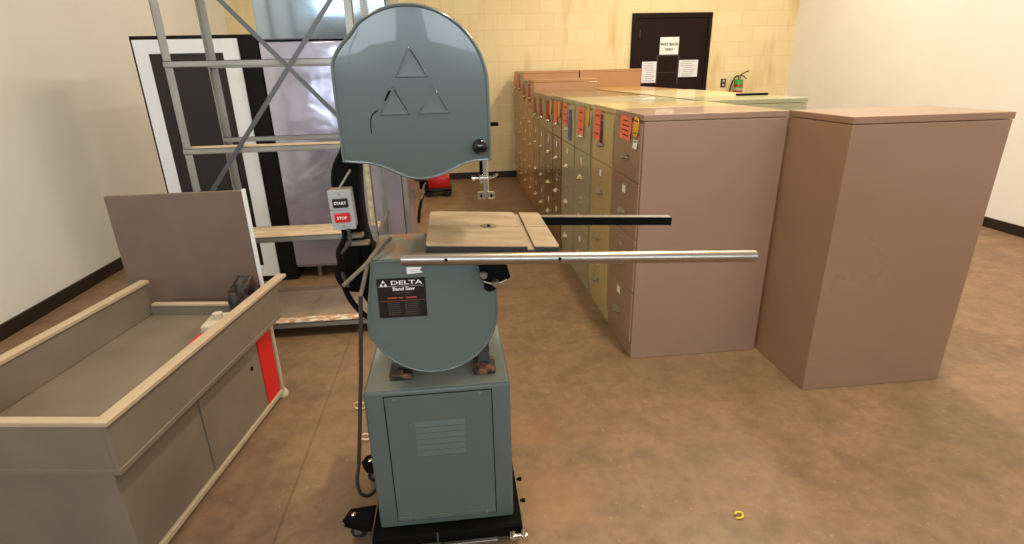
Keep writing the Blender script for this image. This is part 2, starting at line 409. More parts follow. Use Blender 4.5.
row = [
 (2.600,.468,1.327,mauve,'mauve-brown four-drawer filing cabinet, nearest the camera at the end of the row','steel',4),
 (3.085,.480,1.327,yel,'sand-yellow filing cabinet directly behind the mauve-brown end cabinet','steel',4),
 (3.612,.485,1.322,grn,'grey-green filing cabinet touching the sand-yellow one','chrome',4),
 (4.113,.490,1.322,grn,'grey-green filing cabinet touching the first dark brown one','chrome',4),
 (4.625,.400,1.322,dbr,'dark brown filing cabinet right after the two grey-green ones','chrome',4),
 (5.035,.430,1.315,dbr,'second dark brown filing cabinet after the grey-green pair','chrome',4),
 (5.480,.385,1.315,mbr,'mid brown low filing cabinet behind the two dark brown ones','chrome',4),
 (5.875,.410,1.315,mbr,'mid brown low filing cabinet just before the taller ones begin','chrome',4),
 (6.300,.450,1.440,dbr,'first taller filing cabinet in the aisle row, with a caramel side','chrome',5),
 (6.760,.450,1.440,dbr,'second taller brown filing cabinet in the aisle row','chrome',5),
 (7.225,.480,1.530,mbr,'tallest brown filing cabinet, last but one before the wall','chrome',5),
 (7.715,.480,1.530,tan,'tallest tan filing cabinet at the far end of the aisle row','chrome',5),
]
for i_, (y, w, h, m, lab, mh, n) in enumerate(row):
    mm = tan if h > 1.4 else m
    cabinet(lab, XF, y, w, h, mm if h > 1.4 else m, mh, n=n, group=g1, dep=.733 if i_ == 0 else .72)
g2 = 'filing cabinets of the second row, backs to the first'
row2 = [(3.57,.47,1.327,grn),(4.05,.47,1.327,cream),(4.53,.47,1.327,cream),(5.01,.47,1.327,cream),(5.49,.47,1.322,tan),(5.97,.47,1.322,tan),(6.45,.37,1.32,tan),(6.83,.37,1.32,tan),(7.22,.48,1.53,tan),(7.71,.48,1.53,tan)]
nm = ['grey-green filing cabinet at the near end of the second row','cream filing cabinet second from the near end of the back row','cream filing cabinet third from the near end of the back row','cream filing cabinet fourth from the near end of the back row',
 'tan filing cabinet right after the cream ones in the back row','tan filing cabinet second after the cream ones in the back row','narrow tan filing cabinet in the back row, farther from the taller pair','narrow tan filing cabinet in the back row beside the taller pair',
 'taller caramel filing cabinet left of the notice on the door','taller caramel filing cabinet against the far wall in the back row']
for (y, w, h, m), lab in zip(row2, nm):
    cabinet(lab, 2.375 if h < 1.4 else 2.45, y+w, w, h, m, 'chrome', dep=.72 if h < 1.4 else .80, n=4 if h < 1.4 else 5, flip=True, group=g2)
cabinet('brown filing cabinet seen from its back beside the mauve-brown one, toward the camera', 1.668+.74, 2.64, .47, 1.327, cab_paint('brown_back_enamel', (148,114,88)), 'chrome', flip=True, group=g2, dep=.74)
# black bar on top of the second row
tag(obj('black_bar', box(2.12, 2.36, 4.02, 4.06, 1.327, 1.342, .003), 'black'), 'black flat bar lying on the far tops of the cream cabinets', 'bar')

# tags on the cabinet fronts
def ptag(name, label, y0, y1, z0, z1, m, cat='tag', thick=.002, off=.0115, rnd=False, lines=0, grp='paper tags on the filing cabinets'):
    yc, zc = (y0+y1)/2, (z0+z1)/2
    t = thing(name, label, cat, (XF-off, yc, zc), 0, grp)
    w, h = (y1-y0)/2, (z1-z0)/2
    b = bmesh.new()
    pts = []
    if rnd:
        for i in range(20):
            a = 2*PI*i/20; pts.append((w*math.copysign(abs(math.cos(a))**.7, math.cos(a)), h*math.copysign(abs(math.sin(a))**.7, math.sin(a))))
    else:
        pts = [(-w,-h),(0,-h),(w,-h),(w,0),(w,h),(0,h),(-w,h),(-w,0)]
    bend = .0012
    add_ring_stack(b, [[(-bend*(p[1]/h-1)**2-x, p[0], p[1]) for p in pts] for x in (0, thick)])
    obj('tag_sheet', b, m, t)
    if lines:
        b = bmesh.new()
        for i in range(lines):
            z = h*.6-i*(1.2*h/max(lines-1,1)); a = random.uniform(.5,.8)
            x = -bend*(z/h-1)**2-thick-.0012
            add_box(b, x, x+.001, -w*a, w*random.uniform(.3,.75), z-.003, z+.003)
        obj('handwriting', b, 'ink', t)
    return t
def cabtags(i, who):
    y, w, h = row[i][:3]; return y, w, h
ptag('orange_tag', 'large orange paper tag with handwriting on the mauve-brown end cabinet', 2.765, 2.945, 1.185, 1.305, 'orange', lines=4)
ptag('yellow_tag', 'rounded yellow tag on the mauve-brown end cabinet', 2.648, 2.722, 1.215, 1.312, 'yellow', rnd=True, lines=2)
ptag('white_sticker', 'small white sticker under the yellow tag on the mauve-brown cabinet', 2.655, 2.715, 1.158, 1.200, 'paper', lines=1)
ptag('orange_tag', 'orange paper tag on the sand-yellow cabinet', 3.36, 3.52, 1.12, 1.30, 'orange', lines=3)
ptag('dark_label', 'dark red slip showing beside the orange tag of the sand-yellow cabinet', 3.31, 3.36, 1.10, 1.28, mat('dark_red_slip', (120,44,34), .7))
ptag('orange_tag', 'orange paper tag on the grey-green cabinet next to the sand-yellow one', 3.80, 3.98, 1.10, 1.29, 'orange', lines=3)
ptag('yellow_tag', 'yellow tag on the grey-green cabinet next to the sand-yellow one', 3.655, 3.73, 1.17, 1.31, 'yellow', rnd=True)
ptag('orange_tag', 'orange paper tag on the grey-green cabinet next to the dark brown one', 4.38, 4.55, 1.12, 1.29, 'orange', lines=3)
ptag('blue_label', 'blue slip on the grey-green cabinet next to the dark brown one', 4.22, 4.32, 1.02, 1.25, 'blue')
for i, (nmz, a, b_) in enumerate([('first dark brown', 4, .3), ('second dark brown', 5, .3), ('nearer mid brown', 6, .3), ('farther mid brown', 7, .3), ('first taller', 8, .3), ('second taller', 9, .3), ('tallest brown', 10, .3), ('tallest tan', 11, .3)]):
    y, w, h = row[a][:3]
    mm = 'orange' if i in (0,7) else mat('faded_tag', (170,72,60), .7)
    ptag('orange_tag' if i in (0,7) else 'red_tag', ('orange' if i in (0,7) else 'dull red') + ' paper tag on the ' + nmz + ' cabinet of the aisle row', y+w*.45, y+w*.8, h-.24, h-.05, mm)
    if i in (0, 1): ptag('yellow_tag', 'yellow tag on the ' + nmz + ' cabinet of the aisle row', y+w*.12, y+w*.36, h-.17, h-.03, 'yellow', rnd=True)

# ------------------------------------------------------------------ the band saw
S = thing('band_saw', 'grey-green upright band saw with round wheel guards on a louvred cabinet base', 'band saw', (-.099, 1.47, .077))
SX, SY, SZ = S.location
def sob(name, bm, m, parent=None, smooth=None):     # mesh given in world coordinates
    bmesh.ops.translate(bm, vec=(-SX,-SY,-SZ), verts=bm.verts)
    return obj(name, bm, m, parent or S, smooth)
def stext(name, s, size, loc, m, parent=None, **k):
    return text(name, s, size, (loc[0]-SX, loc[1]-SY, loc[2]-SZ), m, parent or S, **k)
FY = 1.467
# base cabinet
bm = bmesh.new()
add_box(bm, -.327, .131, FY, 1.925, .077, .617, .009, 3)
base = sob('base_cabinet', bm, 'saw_base', smooth=35)
bm = bmesh.new(); add_box(bm, -.319, .123, FY+.008, 1.917, .6165, .6185, .001)
sob('dusty_top', bm, 'base_top', base)
bm = bmesh.new()
add_box(bm, -.264, .070, FY-.003, FY+.004, .104, .598, .002)
ap = sob('access_door', bm, 'saw_base', base)
bm = bmesh.new()
add_box(bm, -.267, .073, FY-.0008, FY+.002, .101, .601)
sob('door_gap', bm, 'black', base)
bm = bmesh.new(); add_box(bm, -.264, .070, FY-.0055, FY-.002, .575, .598, .001); sob('door_flange', bm, 'saw_base', base)
bm = bmesh.new(); add_box(bm, -.264, .070, FY-.0055, FY-.002, .106, .122, .001); sob('door_flange', bm, 'saw_base', base)
bm = bmesh.new()
for k in range(6):                                    # louvres: tilted lips pressed from the sheet
    z = .500-k*.0225
    add_ring_stack(bm, [[(x,FY-.003,z),(x,FY-.003,z-.018),(x,FY-.0080,z-.0172)] for x in (-.176,-.018)])
lp = sob('louvre_panel', bm, 'saw_base', base)
bm = bmesh.new()
for k in range(6): add_box(bm, -.176, -.018, FY-.0040, FY-.0028, .500-k*.0225-.0210, .500-k*.0225-.0182)
sob('louvre_slits', bm, 'black', base)
bm = bmesh.new()
for x, z in ((-.235,.588),(.035,.590),(-.225,.110),(.038,.112)): add_lathe(bm, (x,FY-.0055,z), (0,-1,0), [(0,.006),(.002,.0055),(.003,.003)], 10)
sob('screw', bm, 'steel', base, smooth=40)

# lower body casting, feet, guard
def smooth_outline(pts, k=4, sharp=()):
    n = len(pts); out = []
    for i in range(n):
        b, c = Vector(pts[i]), Vector(pts[(i+1)%n])
        a = b if i in sharp else Vector(pts[i-1]); d = c if (i+1)%n in sharp else Vector(pts[(i+2)%n])
        for j in range(k):
            t = j/k; out.append(tuple(.5*((2*b)+(c-a)*t+(2*a-5*b+4*c-d)*t*t+(3*b-a-3*c+d)*t**3)))
    return out
low = [(-.258,1.045),(-.272,.96),(-.280,.900),(-.286,.835),(-.281,.795)]
cx, cz, r = -.095, .868, .196
for a in range(208, 358, 8): low.append((cx+r*math.cos(math.radians(a)), cz+r*math.sin(math.radians(a))))
low += [(.101,.90),(.101,.96),(.100,1.045)]
low[0:5] = [(-.256,1.045),(-.270,.96),(-.281,.900),(-.287,.845),(-.284,.805)]
low = [p for i, p in enumerate(low)]
lo = smooth_outline(low, 3, sharp=(0, len(low)-1))
bm = bmesh.new()
add_layers(bm, lo, [(0,1.56),(0,1.476),(.0015,1.4715),(.004,1.4695),(.0065,1.4705),(.0085,1.4735),(-.12,1.4728),(-.35,1.4718),(-.7,1.4714)])
sob('lower_wheel_guard', bm, 'saw', smooth=35)
bm = bmesh.new()
lo2 = inset2d(lo, .012)
add_layers(bm, lo2, [(0,1.64),(0,1.561)])
add_box(bm, -.24, .085, 1.60, 1.72, .70, 1.03, .01)
sob('lower_frame_casting', bm, 'black', smooth=35)
bm = bmesh.new()   # sloped rust-stained deck over the lower wheel
add_ring_stack(bm, [[(x,1.480,1.046),(x,1.480,1.040),(x,1.66,1.040),(x,1.66,1.066),(x,1.60,1.064)] for x in (-.250, .094)])
sob('lower_deck', bm, 'rust_paint')
for x in (-.215, .055):                               # cast feet bolted to the cabinet top
    bm = bmesh.new()
    add_box(bm, x-.036, x+.036, 1.525, 1.61, .6185, .640, .005, 2)
    add_ring_stack(bm, [[(x-.022,1.56,.6395),(x+.022,1.56,.6395),(x+.022,1.60,.6395),(x-.022,1.60,.6395)], [(x-.012,1.585,.69),(x+.012,1.585,.69),(x+.012,1.60,.69),(x-.012,1.60,.69)]])
    f = sob('foot_casting', bm, 'rust_iron', smooth=30)
    bm = bmesh.new(); add_cyl(bm, (x,1.543,.640), (x,1.543,.650), .010, n=6); sob('hex_bolt', bm, 'rust_iron', f)
for x in (-.215, .055):
    bm = bmesh.new(); add_box(bm, x-.035, x+.035, 1.80, 1.87, .6185, .645, .005, 2); add_box(bm, x-.02, x+.02, 1.60, 1.87, .64, .70, .005); sob('foot_casting', bm, 'rust_iron')

# upper guard
up = [(-.297,1.322),(-.2975,1.43),(-.2975,1.535),(-.293,1.572),(-.274,1.603),(-.243,1.634)]
cx, cz, r = -.0995, 1.503, .198
for a in range(128, -8, -8): up.append((cx+r*math.cos(math.radians(a)), cz+r*math.sin(math.radians(a))))
up += [(.0985,1.42),(.0985,1.37),(.0975,1.312),(.055,1.311),(.030,1.306),(.005,1.296),(-.035,1.278),(-.07,1.270),(-.10,1.268),(-.135,1.275),(-.165,1.289),(-.195,1.304),(-.225,1.314),(-.26,1.318)]
iR = up.index((.0975,1.312))
uo = smooth_outline(up, 3, sharp=(0, iR))
bm = bmesh.new()
add_layers(bm, uo, [(0,1.56),(0,1.478),(.0015,1.4725),(.004,1.4700),(.007,1.4705),(.0095,1.4740),(-.12,1.4725),(-.35,1.4712),(-.7,1.4706)])
ug = sob('upper_wheel_guard', bm, 'saw', smooth=35)
bm = bmesh.new()
uo2 = inset2d(uo, .014)
add_layers(bm, uo2, [(0,1.65),(0,1.561)])
sob('upper_frame_casting', bm, 'saw', smooth=35)
def tri(name, A, B, Cc, y=1.4712, parent=None):
    P = [Vector(A), Vector(B), Vector(Cc)]; out = []
    for i in range(3):                                 # rounded corners
        p = P[i]; a = (P[i-1]-p).normalized(); b = (P[(i+1)%3]-p).normalized(); q = .007
        for t in (0,.25,.5,.75,1): out.append(tuple((p+a*q)*(1-t)**2 + p*2*t*(1-t) + (p+b*q)*t*t))
    bm = bmesh.new(); add_layers(bm, out, [(0,y+.002),(0,y),(.004,y-.0038),(.009,y-.0036)])
    return sob(name, bm, 'saw', parent, smooth=30)
tri('embossed_triangle', (-.100,1.606), (-.142,1.528), (-.053,1.528), parent=ug)
tri('embossed_triangle', (-.148,1.514), (-.190,1.437), (-.107,1.437), parent=ug)
tri('embossed_triangle', (-.048,1.514), (-.093,1.437), (-.005,1.438), parent=ug)
bm = bmesh.new()
for x, z, rr in ((-.248,1.566,.0025),(-.225,1.535,.0018),(-.085,1.655,.0016),(-.075,1.375,.0014),(.045,1.40,.0012)): add_lathe(bm, (x,1.4735,z), (0,-1,0), [(0,rr),(.0012,rr)], 8)
sob('paint_chip', bm, 'black', ug)
bm = bmesh.new(); add_tube(bm, [(-.213,1.4722,1.395),(-.212,1.4722,1.425),(-.205,1.472,1.442),(-.190,1.4715,1.452)], .0018, 6); add_tube(bm, [(-.170,1.4712,1.475),(-.163,1.4685,1.488),(-.155,1.4685,1.500)], .0022, 6)
sob('paint_scratch', bm, 'black', ug)
# knobs
bm = bmesh.new(); add_cyl(bm, (.066,1.47,1.354), (.066,1.455,1.354), .008); add_lathe(bm, (.066,1.458,1.354), (0,-1,0), [(0,.012),(.004,.019),(.014,.0205),(.022,.017),(.026,.009),(.027,.001)], 24)
sob('blade_guide_knob', bm, 'gloss_black', smooth=50)
bm = bmesh.new(); add_cyl(bm, (.095,1.51,1.405), (.121,1.51,1.405), .0055, n=12, bev=.001); sob('side_knob', bm, 'black', smooth=50)

# guide post and blade guides
bm = bmesh.new(); add_box(bm, .078, .094, 1.592, 1.606, 1.196, 1.40, .002); gp = sob('guide_post', bm, 'chrome')
bm = bmesh.new(); add_box(bm, .070, .084, 1.606, 1.630, 1.235, 1.40, .003); sob('post_backing', bm, 'black', gp)
bm = bmesh.new(); add_box(bm, .066, .080, 1.588, 1.600, 1.228, 1.255, .002); add_cyl(bm, (.050,1.588,1.246), (.094,1.588,1.246), .0035); add_cyl(bm, (.044,1.588,1.246), (.056,1.588,1.246), .0075, n=12, bev=.001); add_tube(bm, [(.094,1.588,1.246),(.108,1.586,1.248),(.121,1.584,1.256)], .004, 8)
sob('thumb_screw', bm, 'chrome', gp, smooth=40)
bm = bmesh.new(); add_box(bm, .076, .096, 1.590, 1.600, 1.186, 1.204, .002); sob('guide_carrier', bm, 'steel', gp)
for x in (.070, .100):
    bm = bmesh.new(); add_box(bm, x-.010, x+.010, 1.580, 1.596, 1.184, 1.204, .002); q = sob('guide_block', bm, 'chrome', gp)
    bm = bmesh.new(); add_cyl(bm, (x,1.5805,1.194), (x,1.5785,1.194), .0045, n=10); sob('socket_screw', bm, 'black', q)

# table (tilted a little to the right)
TT = Matrix.Translation((.0885,1.575,1.0985)) @ Matrix.Rotation(math.radians(3.6),4,'Y')
W2, D2 = .181, .19
bm = bmesh.new()
def add_poly_prism(bm, pts, z0, z1, mi=0, mtx=None):
    t = bmesh.new(); add_ring_stack(t, [[(p[0],p[1],z) for p in pts] for z in (z0,z1)]); join(bm, t, mi, mtx)
sl0, sl1 = .094, .113                                  # mitre slot
left = [(-W2+.006,-D2),(sl0,-D2),(sl0,D2),(-W2+.022,D2),(-W2+.006,D2-.006),(-W2,D2-.022),(-W2,-D2+.02),(-W2+.002,-D2+.006)]
right = [(sl1,-D2),(W2-.004,-D2),(W2,-D2+.006),(W2,D2-.01),(W2-.01,D2),(sl1,D2)]
add_poly_prism(bm, left, -.0025, 0, 0, TT); add_poly_prism(bm, right, -.0025, 0, 0, TT)
add_poly_prism(bm, [(sl0,-D2+.001),(sl1,-D2+.001),(sl1,D2),(sl0,D2)], -.012, -.0075, 0, TT)
tb = sob('table', bm, 'table')
bm = bmesh.new(); add_box(bm, -W2+.001, sl0, -D2+.001, -D2+.013, -.034, -.003, .0005, mtx=TT); add_box(bm, sl1, W2-.001, -D2+.001, -D2+.013, -.034, -.003, .0005, mtx=TT); add_box(bm, sl0, sl1, -D2+.001, -D2+.013, -.034, -.0125, mtx=TT); add_box(bm, -W2+.001, sl0, D2-.013, D2-.001, -.034, -.003, .0005, mtx=TT); add_box(bm, sl1, W2-.001, D2-.013, D2-.001, -.034, -.003, .0005, mtx=TT); add_box(bm, sl0, sl1, D2-.013, D2-.001, -.034, -.0125, mtx=TT); add_box(bm, -W2, -W2+.012, -D2+.014, D2-.014, -.034, -.003, .0005, mtx=TT); add_box(bm, W2-.012, W2, -D2+.014, D2-.014, -.034, -.003, .0005, mtx=TT)
sob('table_skirt', bm, 'table_dark', tb)
bm = bmesh.new(); t_ = bmesh.new(); add_lathe(t_, (0,.012,-.001), (0,0,1), [(0,.026),(.0014,.026),(.0016,.0255)], 32); join(bm, t_, 0, TT); sob('table_insert', bm, 'steel', tb, smooth=40)
bm = bmesh.new(); add_box(bm, -.0045, .0045, .0, .026, -.001, .0012, mtx=TT); add_box(bm, .027, sl0, .0115, .0125, -.001, .0004, mtx=TT); add_box(bm, sl1, W2-.001, .0115, .0125, -.001, .0004, mtx=TT); sob('blade_slot', bm, 'black', tb)
# trunnion under the table
bm = bmesh.new()
add_ring_stack(bm, [[(.045,1.44,1.055),(.118,1.44,1.050),(.126,1.44,1.02),(.138,1.44,.985),(.128,1.44,.975),(.105,1.44,.972),(.07,1.44,.965),(.052,1.44,.985)],[(.045,1.70,1.055),(.118,1.70,1.050),(.126,1.70,1.02),(.138,1.70,.985),(.128,1.70,.975),(.105,1.70,.972),(.07,1.70,.965),(.052,1.70,.985)]])
tr = sob('trunnion', bm, 'black')
for (x, z, rr, L) in ((.060,1.003,.011,.03),(.092,.981,.011,.045)):
    bm = bmesh.new(); add_lathe(bm, (x,1.442,z), (0,-1,0), [(0,rr*.6),(L*.5,rr*.6),(L*.5,rr),(L*.9,rr),(L,rr*.7)], 18); sob('clamp_knob', bm, 'steel', tr, smooth=40)
bm = bmesh.new(); add_tube(bm, [(.062,1.425,.982),(.092,1.405,.980),(.124,1.420,.986)], .0045, 8); sob('clamp_lever', bm, 'chrome', tr, smooth=50)
bm = bmesh.new(); add_lathe(bm, (.078,1.442,.966), (0,-1,0), [(0,.016),(.012,.019),(.02,.014)], 16); sob('lock_knob', bm, 'black', tr, smooth=40)

# fence rails
bm = bmesh.new()
pA, pB = Vector((-.156,1.357,1.084)), Vector((.822,1.357,1.0365))
d_ = (pB-pA).normalized(); a_, b_ = frame_of(d_)
for (r0, r1) in ((.0165,.0140),):
    n = 28
    ring = lambda c, r: [c+(a_*math.cos(2*PI*i/n)+b_*math.sin(2*PI*i/n))*r for i in range(n)]
    add_ring_stack(bm, [ring(pA+d_*.04,r1), ring(pA,r1), ring(pA,r0), ring(pB,r0), ring(pB,r1), ring(pB-d_*.04,r1)])
fr = sob('front_rail', bm, 'tube', smooth=40)
bm = bmesh.new()
for x in (-.04, .262):
    z = pA.z+(x-pA.x)/(pB.x-pA.x)*(pB.z-pA.z); add_cyl(bm, (x,1.3425,z+.002), (x,1.3395,z+.002), .0052, n=6)
for x in (-.04, .262): z = pA.z+(x-pA.x)/(pB.x-pA.x)*(pB.z-pA.z); add_cyl(bm, (x,1.37,z), (x,1.389,z), .008, n=12)
sob('rail_bolt', bm, 'black', fr)
rT = Matrix.Translation((.0865,1.79,1.061)) @ Matrix.Rotation(math.radians(2.9),4,'Y')
bm = bmesh.new(); add_box(bm, -.16, .665, -.004, .0, -.015, .012, .001, mtx=rT); add_box(bm, -.16, .665, -.004, .028, .010, .0135, .001, mtx=rT)
sob('rear_rail', bm, 'black')
bm = bmesh.new(); add_box(bm, .18, .662, -.005, .027, .0136, .0145, mtx=rT); sob('rear_rail_edge', bm, 'steel')
# frame column (goose-neck) behind, left
bm = bmesh.new()
col = [(-.26,1.56),(-.300,1.46),(-.318,1.36),(-.350,1.300),(-.362,1.25),(-.360,1.18),(-.352,1.10),(-.345,1.03),(-.328,.93),(-.300,.86),(-.255,.80),(-.22,.80),(-.265,1.00),(-.282,1.08),(-.287,1.15),(-.283,1.25),(-.272,1.33),(-.22,1.45),(-.22,1.56)]
co = smooth_outline(col, 3)
add_layers(bm, co, [(.006,1.70),(0,1.69),(0,1.60),(.006,1.592)])
fc = sob('frame_column', bm, 'black', smooth=40)
bm = bmesh.new()
add_box(bm, -.352, -.270, 1.575, 1.60, 1.060, 1.074, .003); add_box(bm, -.345, -.285, 1.57, 1.60, 1.085, 1.098, .003)
sob('column_clamp', bm, 'rust_paint', fc)
bm = bmesh.new(); add_cyl(bm, (-.335,1.565,1.235), (-.300,1.585,1.285), .0035); add_cyl(bm, (-.335,1.565,1.105), (-.312,1.585,1.135), .0035); sob('bright_rod', bm, 'steel', fc)
# motor hanging low behind the column
bm = bmesh.new(); add_lathe(bm, (-.33,1.60,.96), (0,1,0), [(0,.05),(.01,.062),(.2,.062),(.21,.05)], 24); add_box(bm, -.355,-.30,1.575,1.62,.985,1.06,.006); sob('motor', bm, 'black', smooth=40)

# switch
SWT = Matrix.Translation((-.331,1.555,1.178)) @ Matrix.Rotation(math.radians(-1.5),4,'Y')
bm = bmesh.new(); add_box(bm, -.031, .031, -.005, .045, -.0565, .0565, .003, 2, mtx=SWT); sw = sob('switch_box', bm, 'greybox', smooth=40)
bm = bmesh.new(); add_box(bm, -.0325, .0325, -.009, -.004, .0015, .058, .0015, mtx=SWT); add_box(bm, -.0325, .0325, -.009, -.004, -.058, -.0015, .0015, mtx=SWT); sob('cover_plate', bm, 'greybox', sw)
bm = bmesh.new(); add_box(bm, -.021, .021, -.015, -.008, .008, .034, .0015, mtx=SWT); sb_ = sob('start_button', bm, 'plate', sw)
bm = bmesh.new(); add_box(bm, -.021, .021, -.019, -.008, -.034, -.008, .0015, mtx=SWT); sp_ = sob('stop_button', bm, 'red', sw)
bm = bmesh.new(); add_lathe(bm, tuple(SWT @ Vector((0,-.009,.046))), (0,-1,0), [(0,.003),(.0015,.003)], 10); add_lathe(bm, tuple(SWT @ Vector((0,-.009,-.046))), (0,-1,0), [(0,.003),(.0015,.003)], 10); sob('plate_screw', bm, 'steel', sw)
bm = bmesh.new(); add_box(bm, -.030, .029, -.003, .043, .0565, .0575, mtx=SWT); sob('dust_cap', bm, mat('dust_tan', (170,146,112), .9), sw)
for s_, z_, y_ in (('START', .021, -.0155), ('STOP', -.021, -.0195)):
    p = SWT @ Vector((0, y_, z_)); b = text_mesh(s_, .0115, .0003, .0003)
    bmesh.ops.transform(b, matrix=Matrix.Translation(p) @ Matrix.Rotation(PI/2,4,'X'), verts=b.verts)
    sob('lettering', b, 'white', sw)

# nameplate
NT = Matrix.Translation((-.177,1.4706,.928)) @ Matrix.Rotation(math.radians(0.6),4,'Y')
bm = bmesh.new(); add_box(bm, -.069, .069, -.0006, .0016, -.0615, .0615, mtx=NT); npl = sob('nameplate', bm, 'plate')
def plate_text(s, size, x, z, m, **k):
    b = text_mesh(s, size, .0002, **k); bmesh.ops.transform(b, matrix=NT @ Matrix.Translation((x,-.0009,z)) @ Matrix.Rotation(PI/2,4,'X'), verts=b.verts); sob('lettering', b, m, npl)
plate_text('DELTA', .0175, .015, .0475, 'white', bold=.0003, xs=1.72, spacing=1.0)
plate_text('Band Saw', .0150, .006, .0285, 'white', bold=.0004, xs=1.08)
bm = bmesh.new()
for (x, z) in ((-.0505,.0525),(-.0565,.0425),(-.0445,.0425)):
    add_ring_stack(bm, [[NT @ Vector(p) for p in ((x-.0052,y,z-.0042),(x+.0052,y,z-.0042),(x,y,z+.0048))] for y in (-.0004,-.0012)])
sob('triangle_logo', bm, 'white', npl)
bm = bmesh.new(); add_box(bm, -.065, .064, -.0011, -.0005, .0368, .0374, mtx=NT); sob('rule_line', bm, 'white', npl)
bm = bmesh.new()
for x in range(11): add_box(bm, -.022+x*.0045, -.0188+x*.0045, -.0011, -.0005, .0145, .0175, mtx=NT)
sob('subtitle_print', bm, 'dim_print', npl)
for c0, c1 in ((-.043,-.004),(.006,.050)):
    bm = bmesh.new()
    for k in range(7):
        x = c0
        while x < c1-.006:
            w = random.uniform(.003,.008); add_box(bm, x, min(x+w,c1), -.0011, -.0005, -.0155-k*.0062, -.0137-k*.0062, mtx=NT); x += w+.0015
    sob('fine_print', bm, 'dim_print', npl)
bm = bmesh.new()
for c0, c1 in ((-.042,-.014),(-.010,.002),(.012,.042)): add_box(bm, c0, c1, -.0011, -.0005, -.001, .0028, mtx=NT)
add_box(bm, -.066, .064, -.0011, -.0005, -.0088, -.0080, mtx=NT); sob('warning_line', bm, 'orange_print', npl)
bm = bmesh.new(); add_ring_stack(bm, [[(x_,y_,z_) for x_, z_ in ((-.157,1.021),(-.114,1.019),(-.121,1.010),(-.112,1.003),(-.157,1.000))] for y_ in (1.4735,1.4705)]); st = sob('white_sticker', bm, 'paper')
bm = bmesh.new(); add_box(bm, -.148,-.124,1.4700,1.4706,1.012,1.0135); add_box(bm, -.146,-.128,1.4700,1.4706,1.006,1.0075); sob('sticker_print', bm, 'paleink', st)

# cords
bm = bmesh.new(); add_tube(bm, [(-.328,1.42,.995),(-.300,1.44,1.015),(-.262,1.46,1.045),(-.235,1.50,1.072),(-.213,1.54,1.088),(-.207,1.57,1.080),(-.222,1.55,1.070),(-.240,1.53,1.062),(-.262,1.49,1.04),(-.275,1.465,1.00),(-.29,1.45,.95)], .0060, 8)
pc = sob('power_cord', bm, 'tan_cord', smooth=60)
bm = bmesh.new(); add_tube(bm, [(-.29,1.45,.95),(-.299,1.45,.87),(-.310,1.452,.78),(-.322,1.455,.68),(-.334,1.458,.60),(-.350,1.46,.48),(-.370,1.47,.35),(-.385,1.48,.28),(-.385,1.50,.21),(-.372,1.55,.15),(-.362,1.62,.11)], .0062, 8)
sob('hanging_cord', bm, 'cord', pc, smooth=60)
bm = bmesh.new(); add_tube(bm, [(-.330,1.56,1.12),(-.335,1.54,1.09),(-.350,1.52,1.06),(-.346,1.51,1.02),(-.352,1.53,.97),(-.345,1.54,.92),(-.325,1.53,.885),(-.295,1.52,.855),(-.28,1.56,.84)], .0085, 8); sob('black_conduit', bm, 'black', smooth=60)
bm = bmesh.new(); add_tube(bm, [(-.320,1.545,1.122),(-.315,1.53,1.09),(-.335,1.52,1.065),(-.350,1.52,1.045),(-.345,1.51,1.0),(-.33,1.50,.96)], .0055, 8); sob('switch_lead', bm, 'cord', smooth=60)

# ------------------------------------------------------------------ mobile base
B = thing('mobile_base', 'black steel wheeled frame under the band saw cabinet', 'wheeled base', (-.1,1.69,0))
def bob(name, bm, m, parent=None, smooth=None):
    bmesh.ops.translate(bm, vec=(.1,-1.69,0), verts=bm.verts); return obj(name, bm, m, parent or B, smooth)
bm = bmesh.new()
add_box(bm, -.352, .156, 1.425, 1.445, .030, .074, .002); add_box(bm, -.352, .156, 1.947, 1.965, .030, .074, .002)
add_box(bm, -.352, -.334, 1.445, 1.947, .030, .074, .002); add_box(bm, .138, .156, 1.445, 1.947, .030, .074, .002)
add_box(bm, -.352, .156, 1.43, 1.96, .064, .0755, .001)
bob('frame', bm, 'black')
bm = bmesh.new(); add_box(bm, -.136, -.132, 1.4215, 1.426, .040, .080); add_box(bm, -.19,-.12,1.395,1.42,.020,.045,.003); add_box(bm, -.12,.07,1.405,1.42,.030,.042,.002); bob('front_strap', bm, 'steel')
bm = bmesh.new(); add_box(bm, .156, .162, 1.40, 1.70, .060, .074, .001); bob('side_rod', bm, 'chrome')
for x, y in ((.155,1.655),(.155,1.545)):
    bm = bmesh.new(); add_cyl(bm, (x,y,.068), (x+.022,y,.068), .0045, n=10); add_cyl(bm, (x+.014,y,.068), (x+.026,y,.068), .0075, n=6); bob('adjusting_bolt', bm, 'black', smooth=30)
bm = bmesh.new(); add_box(bm, .148,.168,1.368,1.40,.055,.085,.004,2); add_box(bm, .108,.130,1.375,1.40,.060,.080,.004,2); add_cyl(bm, (.128,1.388,.07),(.152,1.388,.07),.006); bob('corner_bracket', bm, 'chrome', smooth=40)
